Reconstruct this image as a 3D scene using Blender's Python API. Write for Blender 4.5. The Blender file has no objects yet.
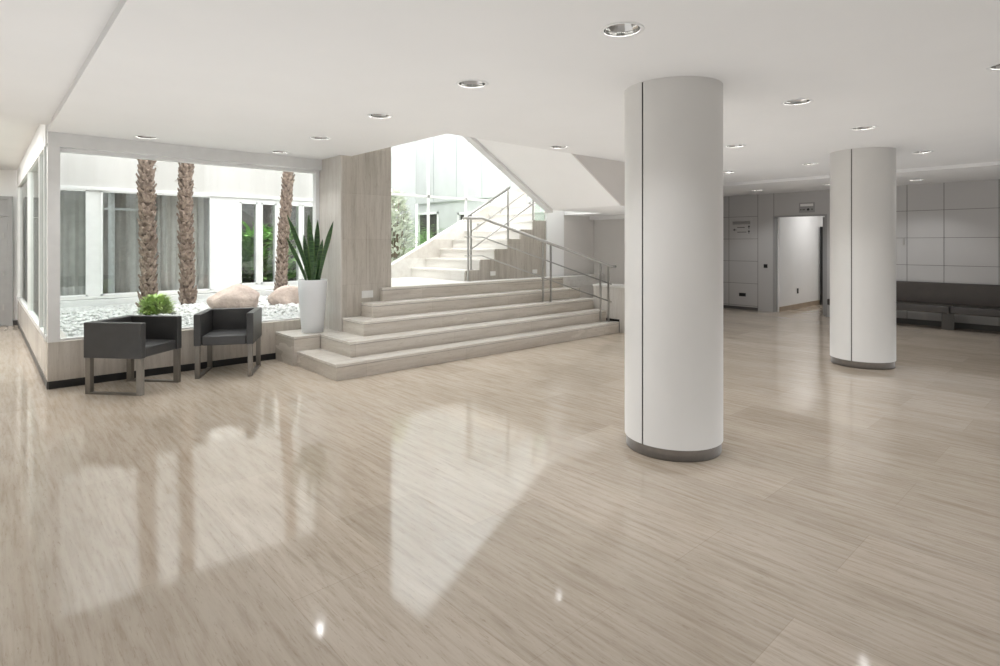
import bpy, bmesh, math, random
from mathutils import Vector, Matrix
random.seed(7)
PI = math.pi
COL = bpy.context.scene.collection

# ------------------------------------------------------------------ materials
def new_mat(name):
    m = bpy.data.materials.new(name); m.use_nodes = True
    nt = m.node_tree; b = nt.nodes['Principled BSDF']
    return m, nt, b
def link(nt, a, b): nt.links.new(a, b)
def node(nt, t, **kw):
    n = nt.nodes.new(t)
    for k, v in kw.items(): setattr(n, k, v)
    return n
def coords(nt, scale=(1, 1, 1), rot=(0, 0, 0)):
    tc = node(nt, 'ShaderNodeTexCoord'); mp = node(nt, 'ShaderNodeMapping')
    mp.inputs['Scale'].default_value = scale; mp.inputs['Rotation'].default_value = rot
    link(nt, tc.outputs['Object'], mp.inputs['Vector'])
    return mp.outputs['Vector']
def ramp(nt, fac, stops):
    r = node(nt, 'ShaderNodeValToRGB')
    while len(r.color_ramp.elements) < len(stops): r.color_ramp.elements.new(.5)
    for e, (p, c) in zip(r.color_ramp.elements, stops):
        e.position = p; e.color = (*c, 1)
    link(nt, fac, r.inputs['Fac']); return r.outputs['Color']
def mixc(nt, mode, fac, a, b):
    m = node(nt, 'ShaderNodeMix', data_type='RGBA', blend_type=mode)
    for sock, v in ((m.inputs['Factor'], fac), (m.inputs['A'], a), (m.inputs['B'], b)):
        if hasattr(v, 'is_linked') or hasattr(v, 'links'): link(nt, v, sock)
        else: sock.default_value = v if isinstance(v, (int, float)) else (*v, 1)
    return m.outputs['Result']
def noise(nt, vec, scale, detail=4, rough=.55, dist=0):
    n = node(nt, 'ShaderNodeTexNoise'); link(nt, vec, n.inputs['Vector'])
    n.inputs['Scale'].default_value = scale; n.inputs['Detail'].default_value = detail
    n.inputs['Roughness'].default_value = rough; n.inputs['Distortion'].default_value = dist
    return n.outputs['Fac']
def bump(nt, b, h, strength=.2, dist=.01):
    n = node(nt, 'ShaderNodeBump'); n.inputs['Strength'].default_value = strength
    n.inputs['Distance'].default_value = dist
    link(nt, h, n.inputs['Height']); link(nt, n.outputs['Normal'], b.inputs['Normal'])

def plain(name, c, rough=.5, metal=0, var=.04, vs=6, bumpy=0, bs=60, spec=.5):
    m, nt, b = new_mat(name)
    f = noise(nt, coords(nt), vs)
    lo = tuple(max(0, x*(1-var)) for x in c); hi = tuple(min(1, x*(1+var)) for x in c)
    link(nt, ramp(nt, f, [(.3, lo), (.7, hi)]), b.inputs['Base Color'])
    b.inputs['Roughness'].default_value = rough; b.inputs['Metallic'].default_value = metal
    b.inputs['Specular IOR Level'].default_value = spec
    if bumpy: bump(nt, b, noise(nt, coords(nt), bs), bumpy, .05 if bs < 20 else .01)
    return m

def travertine(name, pale, mid, dark, rough, grain, brick=None, streak=14, contrast=1.0, jointdark=.75, spec=.5, slab=.12):
    """grain: 'x','y','z' = axis along which the veins run; brick=(axis_u, axis_v, width, height)"""
    m, nt, b = new_mat(name)
    s = {'x': (.07, 1, 1), 'y': (1, .07, 1), 'z': (1, 1, .07), 'h': (.07, .07, 1)}[grain]
    v = coords(nt, s)
    col = ramp(nt, noise(nt, v, streak, 7, .62, .35), [(.28, dark), (.46, mid), (.60, pale), (.8, mid)])
    # broad cloud variation
    s2 = {'x': (.25, 1, 1), 'y': (1, .25, 1), 'z': (1, 1, .25), 'h': (.25, .25, 1)}[grain]
    f2 = noise(nt, coords(nt, s2), 2.2, 3)
    col = mixc(nt, 'MULTIPLY', .55*contrast, col, ramp(nt, f2, [(.3, (.80, .78, .75)), (.65, (1, 1, 1))]))
    # fine pits / thin dark veins
    s3 = {'x': (.12, 1, 1), 'y': (1, .12, 1), 'z': (1, 1, .12), 'h': (.12, .12, 1)}[grain]
    f3 = noise(nt, coords(nt, s3), 90, 6, .75, .4)
    col = mixc(nt, 'MULTIPLY', .7*contrast, col, ramp(nt, f3, [(.32, (.60, .54, .48)), (.45, (1, 1, 1))]))
    if brick:
        tc = node(nt, 'ShaderNodeTexCoord'); sp = node(nt, 'ShaderNodeSeparateXYZ'); cb = node(nt, 'ShaderNodeCombineXYZ')
        link(nt, tc.outputs['Object'], sp.inputs[0])
        link(nt, sp.outputs['XYZ'.index(brick[0])], cb.inputs[0]); link(nt, sp.outputs['XYZ'.index(brick[1])], cb.inputs[1])
        br = node(nt, 'ShaderNodeTexBrick'); link(nt, cb.outputs[0], br.inputs['Vector'])
        br.inputs['Scale'].default_value = 1; br.inputs['Brick Width'].default_value = brick[2]
        br.inputs['Row Height'].default_value = brick[3]; br.inputs['Mortar Size'].default_value = .0022
        br.inputs['Mortar Smooth'].default_value = .3
        br.offset = brick[4] if len(brick) > 4 else .5
        br.inputs['Color1'].default_value = (1-slab, 1-slab*1.05, 1-slab*1.15, 1); br.inputs['Color2'].default_value = (1, 1, 1, 1)
        br.inputs['Mortar'].default_value = (jointdark, jointdark*.97, jointdark*.94, 1)
        col = mixc(nt, 'MULTIPLY', 1.0, col, br.outputs['Color'])
    link(nt, col, b.inputs['Base Color'])
    rr = node(nt, 'ShaderNodeMapRange'); link(nt, f2, rr.inputs[0])
    rr.inputs['To Min'].default_value = rough*.8; rr.inputs['To Max'].default_value = rough*1.25
    link(nt, rr.outputs[0], b.inputs['Roughness'])
    b.inputs['Specular IOR Level'].default_value = spec
    return m

M = {}
M['floor'] = travertine('polished_travertine_floor', (.68,.595,.50), (.61,.52,.425), (.485,.40,.31), .075, 'y', ('Y','X',1.5,.5,.37), 30, .9, .8, 1.0, .14)
M['tread'] = travertine('tread_travertine', (.80,.77,.72), (.75,.71,.655), (.66,.61,.55), .22, 'x', ('X','Y',1.5,2.9,.5), 15, .7, .8)  # paler than the risers, nosing highlight put into the colour
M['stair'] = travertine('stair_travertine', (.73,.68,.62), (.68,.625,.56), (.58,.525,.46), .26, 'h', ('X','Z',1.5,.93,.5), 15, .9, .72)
M['stair_flank'] = travertine('stair_travertine_flank', (.60,.55,.485), (.53,.475,.41), (.42,.37,.31), .26, 'y', None, 15, .9)
M['pale_stair'] = travertine('pale_stair_travertine', (.86,.85,.82), (.82,.80,.77), (.74,.72,.69), .3, 'y', ('Y','Z',.8,.35,.5), 10, .4, .8)
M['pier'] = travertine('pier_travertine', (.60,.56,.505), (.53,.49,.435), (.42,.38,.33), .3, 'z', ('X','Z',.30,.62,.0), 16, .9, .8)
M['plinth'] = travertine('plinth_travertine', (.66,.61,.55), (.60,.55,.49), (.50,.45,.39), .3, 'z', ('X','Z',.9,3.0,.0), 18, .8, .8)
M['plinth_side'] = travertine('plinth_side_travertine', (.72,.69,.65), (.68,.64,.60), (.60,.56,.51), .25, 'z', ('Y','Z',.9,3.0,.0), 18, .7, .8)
M['ceiling'] = plain('white_ceiling_paint', (.80,.795,.785), .7, var=.012, vs=1.5)
M['wall'] = plain('white_wall_paint', (.84,.83,.815), .6, var=.015, vs=2)
M['bright'] = plain('bright_white_paint', (.93,.925,.915), .6, var=.01, vs=2)  # extra whiteness stands in for light on the soffit and ceiling step
M['beige'] = plain('beige_wall_paint', (.72,.69,.66), .6, var=.02, vs=2)
M['column'] = plain('white_column_lacquer', (.74,.725,.70), .38, var=.012, vs=3)
M['groove'] = plain('dark_joint', (.16,.15,.14), .7)
M['black'] = plain('black_plastic', (.012,.012,.013), .4)
M['bronze'] = plain('dark_bronze_metal', (.20,.18,.155), .42, .5, var=.1)
M['ring'] = plain('brushed_bronze_ring', (.15,.13,.11), .32, .7, var=.12, vs=20)
M['steel'] = plain('brushed_steel', (.46,.45,.43), .3, .9, var=.05, vs=20)
M['chrome'] = plain('polished_reflector', (.58,.58,.57), .08, 1.0)
M['leather'] = plain('black_leather', (.042,.041,.040), .40, var=.15, bumpy=.12, bs=160)
M['white_metal'] = plain('white_window_frame', (.80,.80,.79), .4)
M['grey_metal'] = plain('grey_header_paint', (.72,.72,.71), .5)
M['post'] = plain('grey_post_paint', (.76,.755,.745), .45)
M['pot'] = plain('matt_white_ceramic', (.72,.73,.74), .45, var=.01)
M['soil'] = plain('dark_soil', (.05,.035,.025), .9, var=.4, vs=40, bumpy=.6)
M['render_wall'] = plain('pale_render', (.74,.73,.71), .8, var=.05, vs=3)
M['concrete'] = travertine('pale_board_concrete', (.62,.61,.595), (.60,.59,.575), (.56,.55,.535), .8, 'z', ('X','Z',.9,3.0,.0), 5, .35, .85)
M['blue_render'] = plain('cool_pale_render', (.54,.55,.55), .8, var=.05, vs=2)
M['joint_grey'] = plain('grey_wall_joint', (.33,.35,.36), .8)  # darker grey for the thin joints of the wing wall
M['rock'] = plain('pink_boulder', (.46,.37,.325), .85, var=.22, vs=5, bumpy=.6, bs=14)
M['curtain'] = plain('taupe_curtain', (.80,.76,.72), .85, var=.1)
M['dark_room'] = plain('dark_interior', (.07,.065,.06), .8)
M['door'] = plain('grey_door_paint', (.36,.355,.35), .45)
M['bench_seat'] = plain('dark_brown_vinyl', (.06,.054,.05), .35, var=.08)
M['bench_back'] = plain('bench_back_vinyl', (.062,.052,.045), .4, var=.08)
M['base_dark'] = plain('dark_skirting', (.11,.105,.10), .5)
M['wood'] = plain('tan_skirting', (.36,.28,.20), .4, var=.12)
M['switch_white'] = plain('white_socket_plastic', (.78,.77,.75), .4)

def panel_mat():
    m, nt, b = new_mat('grey_wall_panels')
    f = noise(nt, coords(nt), .8, 2)
    link(nt, ramp(nt, f, [(.3, (.53,.52,.51)), (.7, (.56,.55,.54))]), b.inputs['Base Color'])
    b.inputs['Roughness'].default_value = .42
    return m
M['panel'] = panel_mat()

def leaf_mat(name, a, bcol, rough=.4, scale=(1,1,1), ns=12, spec=.5):
    m, nt, b = new_mat(name)
    link(nt, ramp(nt, noise(nt, coords(nt, scale), ns, 4), [(.35, a), (.65, bcol)]), b.inputs['Base Color'])
    b.inputs['Roughness'].default_value = rough; b.inputs['Specular IOR Level'].default_value = spec
    return m
M['snake'] = leaf_mat('snake_plant_leaf', (.012,.035,.012), (.045,.11,.03), .32, (2,2,14), 4)
M['snake_edge'] = leaf_mat('snake_leaf_margin', (.05,.11,.025), (.12,.19,.05), .4)
M['shrub'] = leaf_mat('bright_shrub_leaf', (.22,.36,.07), (.50,.62,.22), .45, (1,1,1), 9)
M['fern'] = leaf_mat('fern_leaf', (.10,.30,.05), (.26,.52,.12), .45, (1,1,1), 7)
M['overlitbush'] = leaf_mat('overlit_bush_leaf', (.68,.73,.60), (.86,.88,.80), .5, (1,1,1), 9)  # leaf colour whitened in place of overexposed sunlight
M['deepgreen'] = leaf_mat('banana_leaf', (.08,.24,.05), (.34,.58,.16), .4, (1,1,1), 6)
M['bark'] = leaf_mat('palm_bark', (.05,.032,.024), (.16,.11,.085), .9, (1,1,1), 12)
M['bark_tip'] = leaf_mat('palm_leaf_base', (.15,.105,.08), (.36,.275,.225), .9, (1,1,1), 15)
M['twig'] = leaf_mat('woody_stem', (.2,.15,.1), (.3,.24,.17), .9)

def pebble_mat():
    m, nt, b = new_mat('white_gravel')
    v = node(nt, 'ShaderNodeTexVoronoi'); link(nt, coords(nt), v.inputs['Vector']); v.inputs['Scale'].default_value = 28
    link(nt, ramp(nt, v.outputs['Distance'], [(.0, (.70,.70,.69)), (.5, (.56,.56,.55)), (.8, (.28,.28,.27))]), b.inputs['Base Color'])
    b.inputs['Roughness'].default_value = .8
    inv = node(nt, 'ShaderNodeMath', operation='SUBTRACT'); inv.inputs[0].default_value = 1; link(nt, v.outputs['Distance'], inv.inputs[1])
    bump(nt, b, inv.outputs[0], .6, .03)
    return m
M['gravel'] = pebble_mat()
M['pebble'] = plain('white_pebble', (.62,.62,.61), .7, var=.1, vs=8)

def glass(name, refl_lo, tint):
    m = bpy.data.materials.new(name); m.use_nodes = True; nt = m.node_tree
    nt.nodes.remove(nt.nodes['Principled BSDF']); out = nt.nodes['Material Output']
    t = node(nt, 'ShaderNodeBsdfTransparent'); t.inputs[0].default_value = (*tint, 1)
    g = node(nt, 'ShaderNodeBsdfGlossy'); g.inputs['Roughness'].default_value = .01
    lw = node(nt, 'ShaderNodeLayerWeight'); lw.inputs['Blend'].default_value = .5
    pw = node(nt, 'ShaderNodeMath', operation='POWER'); link(nt, lw.outputs['Facing'], pw.inputs[0]); pw.inputs[1].default_value = 5
    mr = node(nt, 'ShaderNodeMath', operation='MULTIPLY_ADD'); mr.use_clamp = True
    link(nt, pw.outputs[0], mr.inputs[0]); mr.inputs[1].default_value = .9; mr.inputs[2].default_value = refl_lo
    mx = node(nt, 'ShaderNodeMixShader'); link(nt, mr.outputs[0], mx.inputs[0])
    link(nt, t.outputs[0], mx.inputs[1]); link(nt, g.outputs[0], mx.inputs[2]); link(nt, mx.outputs[0], out.inputs[0])
    return m
M['glass'] = glass('clear_glass', .02, (.985,.995,.99))
M['tint_glass'] = glass('tinted_reflective_glass', .12, (.90,.92,.92))
M['side_glass'] = glass('greenish_glass', .08, (.86,.93,.90))

def emit(name, c, s):
    m, nt, b = new_mat(name)
    b.inputs['Base Color'].default_value = (*c, 1); b.inputs['Emission Color'].default_value = (*c, 1)
    f = noise(nt, coords(nt), 3); mr = node(nt, 'ShaderNodeMapRange'); link(nt, f, mr.inputs[0])
    mr.inputs['To Min'].default_value = s*.95; mr.inputs['To Max'].default_value = s*1.05
    link(nt, mr.outputs[0], b.inputs['Emission Strength'])
    return m
M['bulb'] = emit('lamp_glow', (1, .97, .92), 14)
M['skylight'] = emit('luminous_ceiling_panel', (1, 1, .99), 3)

# ------------------------------------------------------------------ geometry helpers
def B(): return bmesh.new()
def box(bm, x0, y0, z0, x1, y1, z1):
    vs = [bm.verts.new((x, y, z)) for x in (x0, x1) for y in (y0, y1) for z in (z0, z1)]
    for f in ((0,1,3,2), (4,6,7,5), (0,4,5,1), (2,3,7,6), (0,2,6,4), (1,5,7,3)): bm.faces.new([vs[i] for i in f])
    return bm
def bx(*a): return box(B(), *a)
def obox(bm, c, sx, sy, sz, rz=0, rx=0, ry=0):
    mt = Matrix.Translation(c) @ Matrix.Rotation(rz, 4, 'Z') @ Matrix.Rotation(ry, 4, 'Y') @ Matrix.Rotation(rx, 4, 'X')
    n0 = len(bm.verts)
    box(bm, -sx/2, -sy/2, -sz/2, sx/2, sy/2, sz/2)
    bm.verts.ensure_lookup_table()
    for v in bm.verts[n0:]: v.co = mt @ v.co
    return bm
def tube(bm, pts, r, seg=10, cap=True):
    pts = [Vector(p) for p in pts]; rs = r if isinstance(r, (list, tuple)) else [r]*len(pts); rings = []
    for i, p in enumerate(pts):
        d = (pts[min(i+1, len(pts)-1)] - pts[max(i-1, 0)]).normalized()
        up = Vector((0, 0, 1)) if abs(d.z) < .95 else Vector((1, 0, 0))
        a = d.cross(up).normalized(); b = a.cross(d).normalized()
        rings.append([bm.verts.new(p + (a*math.cos(t)+b*math.sin(t))*rs[i]) for t in [2*PI*k/seg for k in range(seg)]])
    for q, w in zip(rings, rings[1:]):
        for k in range(seg):
            f = bm.faces.new((q[k], q[(k+1) % seg], w[(k+1) % seg], w[k])); f.smooth = True
    if cap: bm.faces.new(rings[0]); bm.faces.new(rings[-1][::-1])
    return bm
def lathe(bm, prof, cx=0, cy=0, seg=48, cap0=False, cap1=False, a0=0, a1=2*PI):
    closed = abs(a1-a0-2*PI) < 1e-6; n = seg if closed else seg+1
    rings = [[bm.verts.new((cx+r*math.cos(a0+(a1-a0)*k/seg), cy+r*math.sin(a0+(a1-a0)*k/seg), z)) for k in range(n)] for r, z in prof]
    for q, w in zip(rings, rings[1:]):
        for k in range(seg):
            f = bm.faces.new((q[k], q[(k+1) % n], w[(k+1) % n], w[k])); f.smooth = True
    if cap0: bm.faces.new(rings[0])
    if cap1: bm.faces.new(rings[-1])
    return bm
def prism(bm, poly, axis, a, b):
    """extrude 2D poly (list of pairs) along axis 'x','y','z' from a to b"""
    def mk(p, t):
        return {'x': (t, p[0], p[1]), 'y': (p[0], t, p[1]), 'z': (p[0], p[1], t)}[axis]
    A = [bm.verts.new(mk(p, a)) for p in poly]; Bv = [bm.verts.new(mk(p, b)) for p in poly]
    bm.faces.new(A); bm.faces.new(Bv[::-1]); n = len(poly)
    for i in range(n): bm.faces.new((A[i], Bv[i], Bv[(i+1) % n], A[(i+1) % n]))
    return bm
def quad(bm, *p):
    bm.faces.new([bm.verts.new(q) for q in p]); return bm
def obj(name, bm, mat, parent=None, bevel=0, local=False, smooth=False, seg=2):
    bmesh.ops.recalc_face_normals(bm, faces=bm.faces)
    me = bpy.data.meshes.new(name)
    if parent is not None and not local:
        o_ = Vector(parent.location)
        p = parent.parent
        while p is not None: o_ += Vector(p.location); p = p.parent
        bm.transform(Matrix.Translation(-o_))
    if smooth:
        for f in bm.faces: f.smooth = True
    bm.to_mesh(me); bm.free()
    me.materials.append(M[mat] if isinstance(mat, str) else mat)
    o = bpy.data.objects.new(name, me); COL.objects.link(o)
    if parent is not None: o.parent = parent
    if bevel:
        md = o.modifiers.new('Bevel', 'BEVEL'); md.width = bevel; md.segments = seg; md.limit_method = 'ANGLE'; md.angle_limit = .6
    return o
def thing(name, label, cat, loc=(0, 0, 0), rz=0, group=None):
    o = bpy.data.objects.new(name, None); COL.objects.link(o); o.empty_display_size = .1
    o.location = loc; o.rotation_euler = (0, 0, rz); o['label'] = label; o['category'] = cat
    if group: o['group'] = group
    return o
def tag(o, label, cat, group=None, kind=None):
    o['label'] = label; o['category'] = cat
    if group: o['group'] = group
    if kind: o['kind'] = kind
    return o
def struct(name, bm, mat, label, cat, bevel=0):
    o = obj(name, bm, mat, None, bevel); o['kind'] = 'structure'; o['label'] = label; o['category'] = cat; return o
def sthing(name, label, cat, loc=(0, 0, 0)):
    t = thing(name, label, cat, loc); t['kind'] = 'structure'; return t
def copy_tree(o, parent=None):
    c = o.copy(); COL.objects.link(c); c.parent = parent
    for ch in o.children: copy_tree(ch, c)
    return c

# ------------------------------------------------------------------ layout constants (metres)
E = 1.55; CH = 2.734; CL = 2.79; CC = 2.95; RZ = .186
WY = 7.72; WX = .53; OPX = 3.73; OPY = 4.96; RW = 13.3; YF = 12.4; G = .5
XBACK, YBACK = -5.0, -4.5

# ------------------------------------------------------------------ floor and ceilings
bm = B(); box(bm, XBACK, YBACK, -.1, 16.5, 14.3, 0)
struct('floor', bm, 'floor', 'polished beige travertine floor of long streaked slabs', 'floor')

LIGHTS = [(2.637,1.904),(2.705,3.295),(2.751,4.695),(2.825,6.125),(2.876,7.40),(1.371,7.38),(5.063,1.89),(6.71,1.854),
          (6.788,3.247),(5.259,4.728),(9.024,1.836),(9.15,3.232),(9.155,4.514),(5.06,.55)]
LIGHTS2 = [(12.263,5.384),(12.332,2.597),(12.094,3.931)]
LR = .112
def ceil_mesh(poly, z, holes, r):
    bm = B(); ed = []
    for loop in [poly] + [[(x+r*math.cos(2*PI*k/32), y+r*math.sin(2*PI*k/32)) for k in range(32)] for x, y in holes]:
        vs = [bm.verts.new((x, y, z)) for x, y in loop]
        ed += [bm.edges.new((vs[i], vs[(i+1) % len(vs)])) for i in range(len(vs))]
    bmesh.ops.triangle_fill(bm, use_beauty=True, use_dissolve=False, edges=ed, normal=(0, 0, -1))
    return bm
bm = ceil_mesh([(WX,YBACK),(10.85,YBACK),(10.85,7.3),(9.3,7.3),(9.3,OPY),(OPX,OPY),(OPX,7.119),(3.575,7.119),(3.575,WY-.02),(WX,WY-.02)], CH, LIGHTS, LR-.004)
quad(bm, (WX,YBACK,CH), (WX,WY,CH), (WX,WY,CL), (WX,YBACK,CL))            # step up to the higher ceiling
box(bm, WX+.01, YBACK, CH+.3, 16.4, OPY-.01, CH+.34)                               # slab above
box(bm, WX+.01, OPY-.01, CH+.3, OPX-.01, WY, CH+.34)
struct('ceiling', bm, 'ceiling', 'white painted lobby ceiling with a stairwell opening', 'ceiling')
bm = ceil_mesh([(10.85,YBACK),(16.3,YBACK),(16.3,7.3),(10.85,7.3)], CH-.05, LIGHTS2, LR-.004)
struct('trim_ceiling_step', bx(10.838, YBACK, CH-.055, 10.849, 7.29, CH-.001), 'bright', 'narrow edge where the ceiling steps down near the panelled wall, painted brighter to look lit', 'ceiling step')  # step face given a lighter paint in place of light on it
struct('ceiling_right', bm, 'ceiling', 'slightly lower white ceiling strip along the grey panelled wall', 'ceiling')
bm = B(); box(bm, XBACK, YBACK, CL, WX, WY-.1, CL+.3)
struct('ceiling_left', bm, 'ceiling', 'slightly higher white ceiling left of the shallow ceiling step', 'ceiling')
bm = B(); box(bm, XBACK, WY-.1, CC, WX, 14.3, CC+.2)
struct('ceiling_corridor', bm, 'ceiling', 'bright white ceiling of the corridor beside the planted court', 'ceiling')
sk = obj('luminous_ceiling_panel', bx(-2.6, 8.3, CC-.03, .1, 13.2, CC-.003), 'skylight')
tag(sk, 'bright luminous panel set in the corridor ceiling at far left', 'ceiling light')

# ------------------------------------------------------------------ downlights
def make_downlight():
    t = thing('ceiling_downlight', 'x', 'downlight')
    obj('trim_ring', lathe(B(), [(.100,-.002),(.119,-.004),(.121,0.0),(.1,.003),(.100,-.002)], seg=32), 'white_metal', t, local=True)
    bm = B(); seg = 28
    prof = [(.106,.0),(.1,.025),(.086,.055),(.066,.08),(.045,.095)]
    rings = []
    for i, (r, z) in enumerate(prof):
        rings.append([bm.verts.new(((r*(1-.02*(k % 2)))*math.cos(2*PI*k/seg), (r*(1-.02*(k % 2)))*math.sin(2*PI*k/seg), z)) for k in range(seg)])
    for q, w in zip(rings, rings[1:]):
        for k in range(seg): bm.faces.new((q[k], q[(k+1) % seg], w[(k+1) % seg], w[k]))
    obj('reflector', bm, 'chrome', t, local=True)
    obj('lamp', lathe(B(), [(0.001,.062),(.022,.064),(.034,.074),(.036,.092),(.001,.094)], seg=20), 'bulb', t, local=True)
    obj('housing', lathe(B(), [(.046,.094),(.11,.10),(.122,.06),(.122,.002)], seg=24), 'groove', t, local=True)
    return t
proto = make_downlight()
DL = {0:'large chrome downlight nearest the camera, above left of the front column',
 1:'chrome downlight second in the row running towards the potted plant',
 2:'chrome downlight third in the row running towards the potted plant',
 3:'small chrome downlight in front of the window header, fourth in the row to the plant',
 4:'small chrome downlight close to the window header near the potted plant',
 5:'lone downlight by the window header above the left armchair and first palm',
 6:'chrome downlight on the open ceiling between the two round columns',
 7:'chrome downlight just in front of the top of the rear round column',
 8:'downlight seen just right of the front column, nearer of two there',
 9:'downlight at the front edge of the stairwell opening above the sloping soffit',
 10:'chrome downlight right of the rear round column above the bench side',
 11:'small glowing downlight left of the rear column, midway along the ceiling',
 12:'tiny glowing downlight beside the front column near the signboard wall',
 13:'downlight cut by the right edge of the photo, with a dark lamp'}
DL2 = {0:'tiny glowing downlight above the directory sign on the lower ceiling strip',
 1:'glowing downlight on the lower ceiling strip above the long bench',
 2:'glowing downlight on the lower ceiling strip half hidden by the rear column'}
def lamp(x, y, z, w):
    l = bpy.data.lights.new('downlight_beam', 'SPOT'); l.energy = w; l.spot_size = 2.1; l.spot_blend = .6; l.shadow_soft_size = .035
    l.color = (.975, .985, 1)
    o = bpy.data.objects.new('downlight_beam', l); COL.objects.link(o); o.location = (x, y, z+.055)
first = True
for tbl, lst, z in ((DL, LIGHTS, CH), (DL2, LIGHTS2, CH-.05)):
    for i, (x, y) in enumerate(lst):
        t = proto if first else copy_tree(proto); first = False
        t.location = (x, y, z); t['label'] = tbl[i]; t['group'] = 'recessed ceiling downlights'
        lamp(x, y, z, 26)
t = obj('ceiling_sensor', lathe(B(), [(.0,-.012),(.05,-.012),(.062,-.006),(.064,0.0)], seg=28), 'white_metal')
t.location = (-.02, 2.78, CL); tag(t, 'small round white sensor on the upper left ceiling at the photo edge', 'ceiling sensor')

# ------------------------------------------------------------------ round columns
def column(x, y, label, seam):
    t = thing('round_column', label, 'column', (x, y, 0), group='round white columns')
    R = .362
    w = .012/R/2; a0 = seam+w; a1 = seam+2*PI-w
    obj('shaft', lathe(B(), [(R,.085),(R,CH+.01)], x, y, 96, a0=a0, a1=a1), 'column', t)
    obj('joint', lathe(B(), [(R-.012,.085),(R-.012,CH+.005)], x, y, 6, a0=seam-.05, a1=seam+.05), 'groove', t)
    obj('base_ring', lathe(B(), [(.0,0),(R-.012,0),(R-.012,.07),(R-.004,.078),(R-.004,.086),(.0,.086)], x, y, 96), 'ring', t)
def seam_angle(x, y, u):
    # direction on the column facing where the joint shows
    return u
def cam_ray(u):
    s, c = math.sin(math.radians(42.174)), math.cos(math.radians(42.174)); k = (u-500)/574.
    d = Vector((s+c*k, c-s*k)); return d.normalized()
def seam_from_pixel(cx, cy, u, R=.362):
    d = cam_ray(u); b = d.x*cx+d.y*cy; q = b*b-(cx*cx+cy*cy-R*R); s_ = b-math.sqrt(max(q, 0))
    return math.atan2(d.y*s_-cy, d.x*s_-cx)
column(3.95, 2.38, 'large round white column nearest the camera with bronze base ring', seam_from_pixel(3.95, 2.38, 642.5))
column(8.43, 2.35, 'round white column further back, in front of the bench', seam_from_pixel(8.43, 2.35, 851.5))

# ------------------------------------------------------------------ planted court: front glazing, side glazing, plinths
struct('wall_planter_front', bx(WX, WY, .085, 3.576, WY+.22, .50), 'plinth', 'low travertine wall under the courtyard window behind the armchairs', 'low wall', .003)
struct('baseboard_planter_front', bx(WX+.012, WY+.012, 0, 3.576, WY+.2, .085), 'black', 'black recessed skirting under the low travertine wall', 'skirting')
struct('wall_planter_side', bx(WX, WY+.22, .085, WX+.2, 14.3, .50), 'plinth_side', 'low stone wall along the corridor under the side glazing', 'low wall', .003)
struct('baseboard_planter_side', bx(WX-.004, WY+.03, 0, WX+.2, 14.3, .085), 'base_dark', 'dark skirting along the corridor side of the low wall', 'skirting')
t = sthing('window_1', 'large fixed courtyard window behind the armchairs with grey frame', 'window', (2.05, WY, .5))
obj('header', bx(WX, WY-.03, 2.585, 3.576, WY+.2, CH+.4), 'grey_metal', t)
obj('pane', bx(.62, WY+.09, .50, 3.55, WY+.102, 2.585), 'glass', t)
bm = B(); box(bm, .62, WY+.06, 2.545, 3.55, WY+.14, 2.585); box(bm, 3.52, WY+.05, .5, 3.576, WY+.15, 2.585); box(bm, .62, WY+.07, .5, 3.52, WY+.13, .52)
obj('frame', bm, 'white_metal', t)
obj('corner_post', bx(WX, WY-.02, .5, .635, WY+.11, 2.62), 'post', t, .003)
t = sthing('window_2', 'narrow side glazing of the planted court along the left corridor', 'window', (WX, 10, .5))
bm = B()
for y in (WY+.3, 8.72, 10.9, 13.9): box(bm, WX-.012, y-.035, .5, WX+.06, y+.035, 2.75)
box(bm, WX-.012, WY+.1, .5, WX+.07, 14.25, .56); box(bm, WX-.012, WY+.1, 2.60, WX+.07, 14.25, CC)
obj('frame', bm, 'white_metal', t, .003)
obj('pane', bx(WX+.02, WY+.12, .56, WX+.03, 14.2, 2.6), 'side_glass', t)
# outside face of the lobby above the windows
struct('wall_court_side', bx(WX+.0, WY+.2, CC, WX+.2, YF, 6.0), 'render_wall', 'outer wall above the side glazing of the court', 'wall')
struct('wall_facade', bx(WX, WY-.03, CH+.4, 3.57, WY+.2, 6.0), 'render_wall', 'outer wall above the courtyard window', 'wall')

# corridor end
struct('wall_corridor_end', bx(XBACK, 14.3, 0, WX+.3, 14.5, CC+.2), 'wall', 'pale end wall of the left corridor', 'wall')
t = sthing('door_1', 'grey door at the far end of the left corridor', 'door', (-.1, 14.28, 0))
obj('leaf', bx(-.55, 14.25, .01, .39, 14.29, 2.05), 'door', t)
obj('frame', box(box(box(B(), .39, 14.22, 0, .46, 14.299, 2.38), -.65, 14.22, 0, -.55, 14.299, 2.38), -.65, 14.22, 2.38, .46, 14.299, 2.44), 'door', t)
obj('top_panel', bx(-.55, 14.25, 2.06, .39, 14.29, 2.379), 'door', t)
bm = B()
for z in (.35, 1.0, 1.7): obox(bm, (.325, 14.24, z), .02, .02, .1)
obj('hinge', bm, 'steel', t)
struct('baseboard_corridor', bx(.44, 14.27, 0, WX, 14.3, .09), 'base_dark', 'dark skirting at the corridor end wall', 'skirting')

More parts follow.
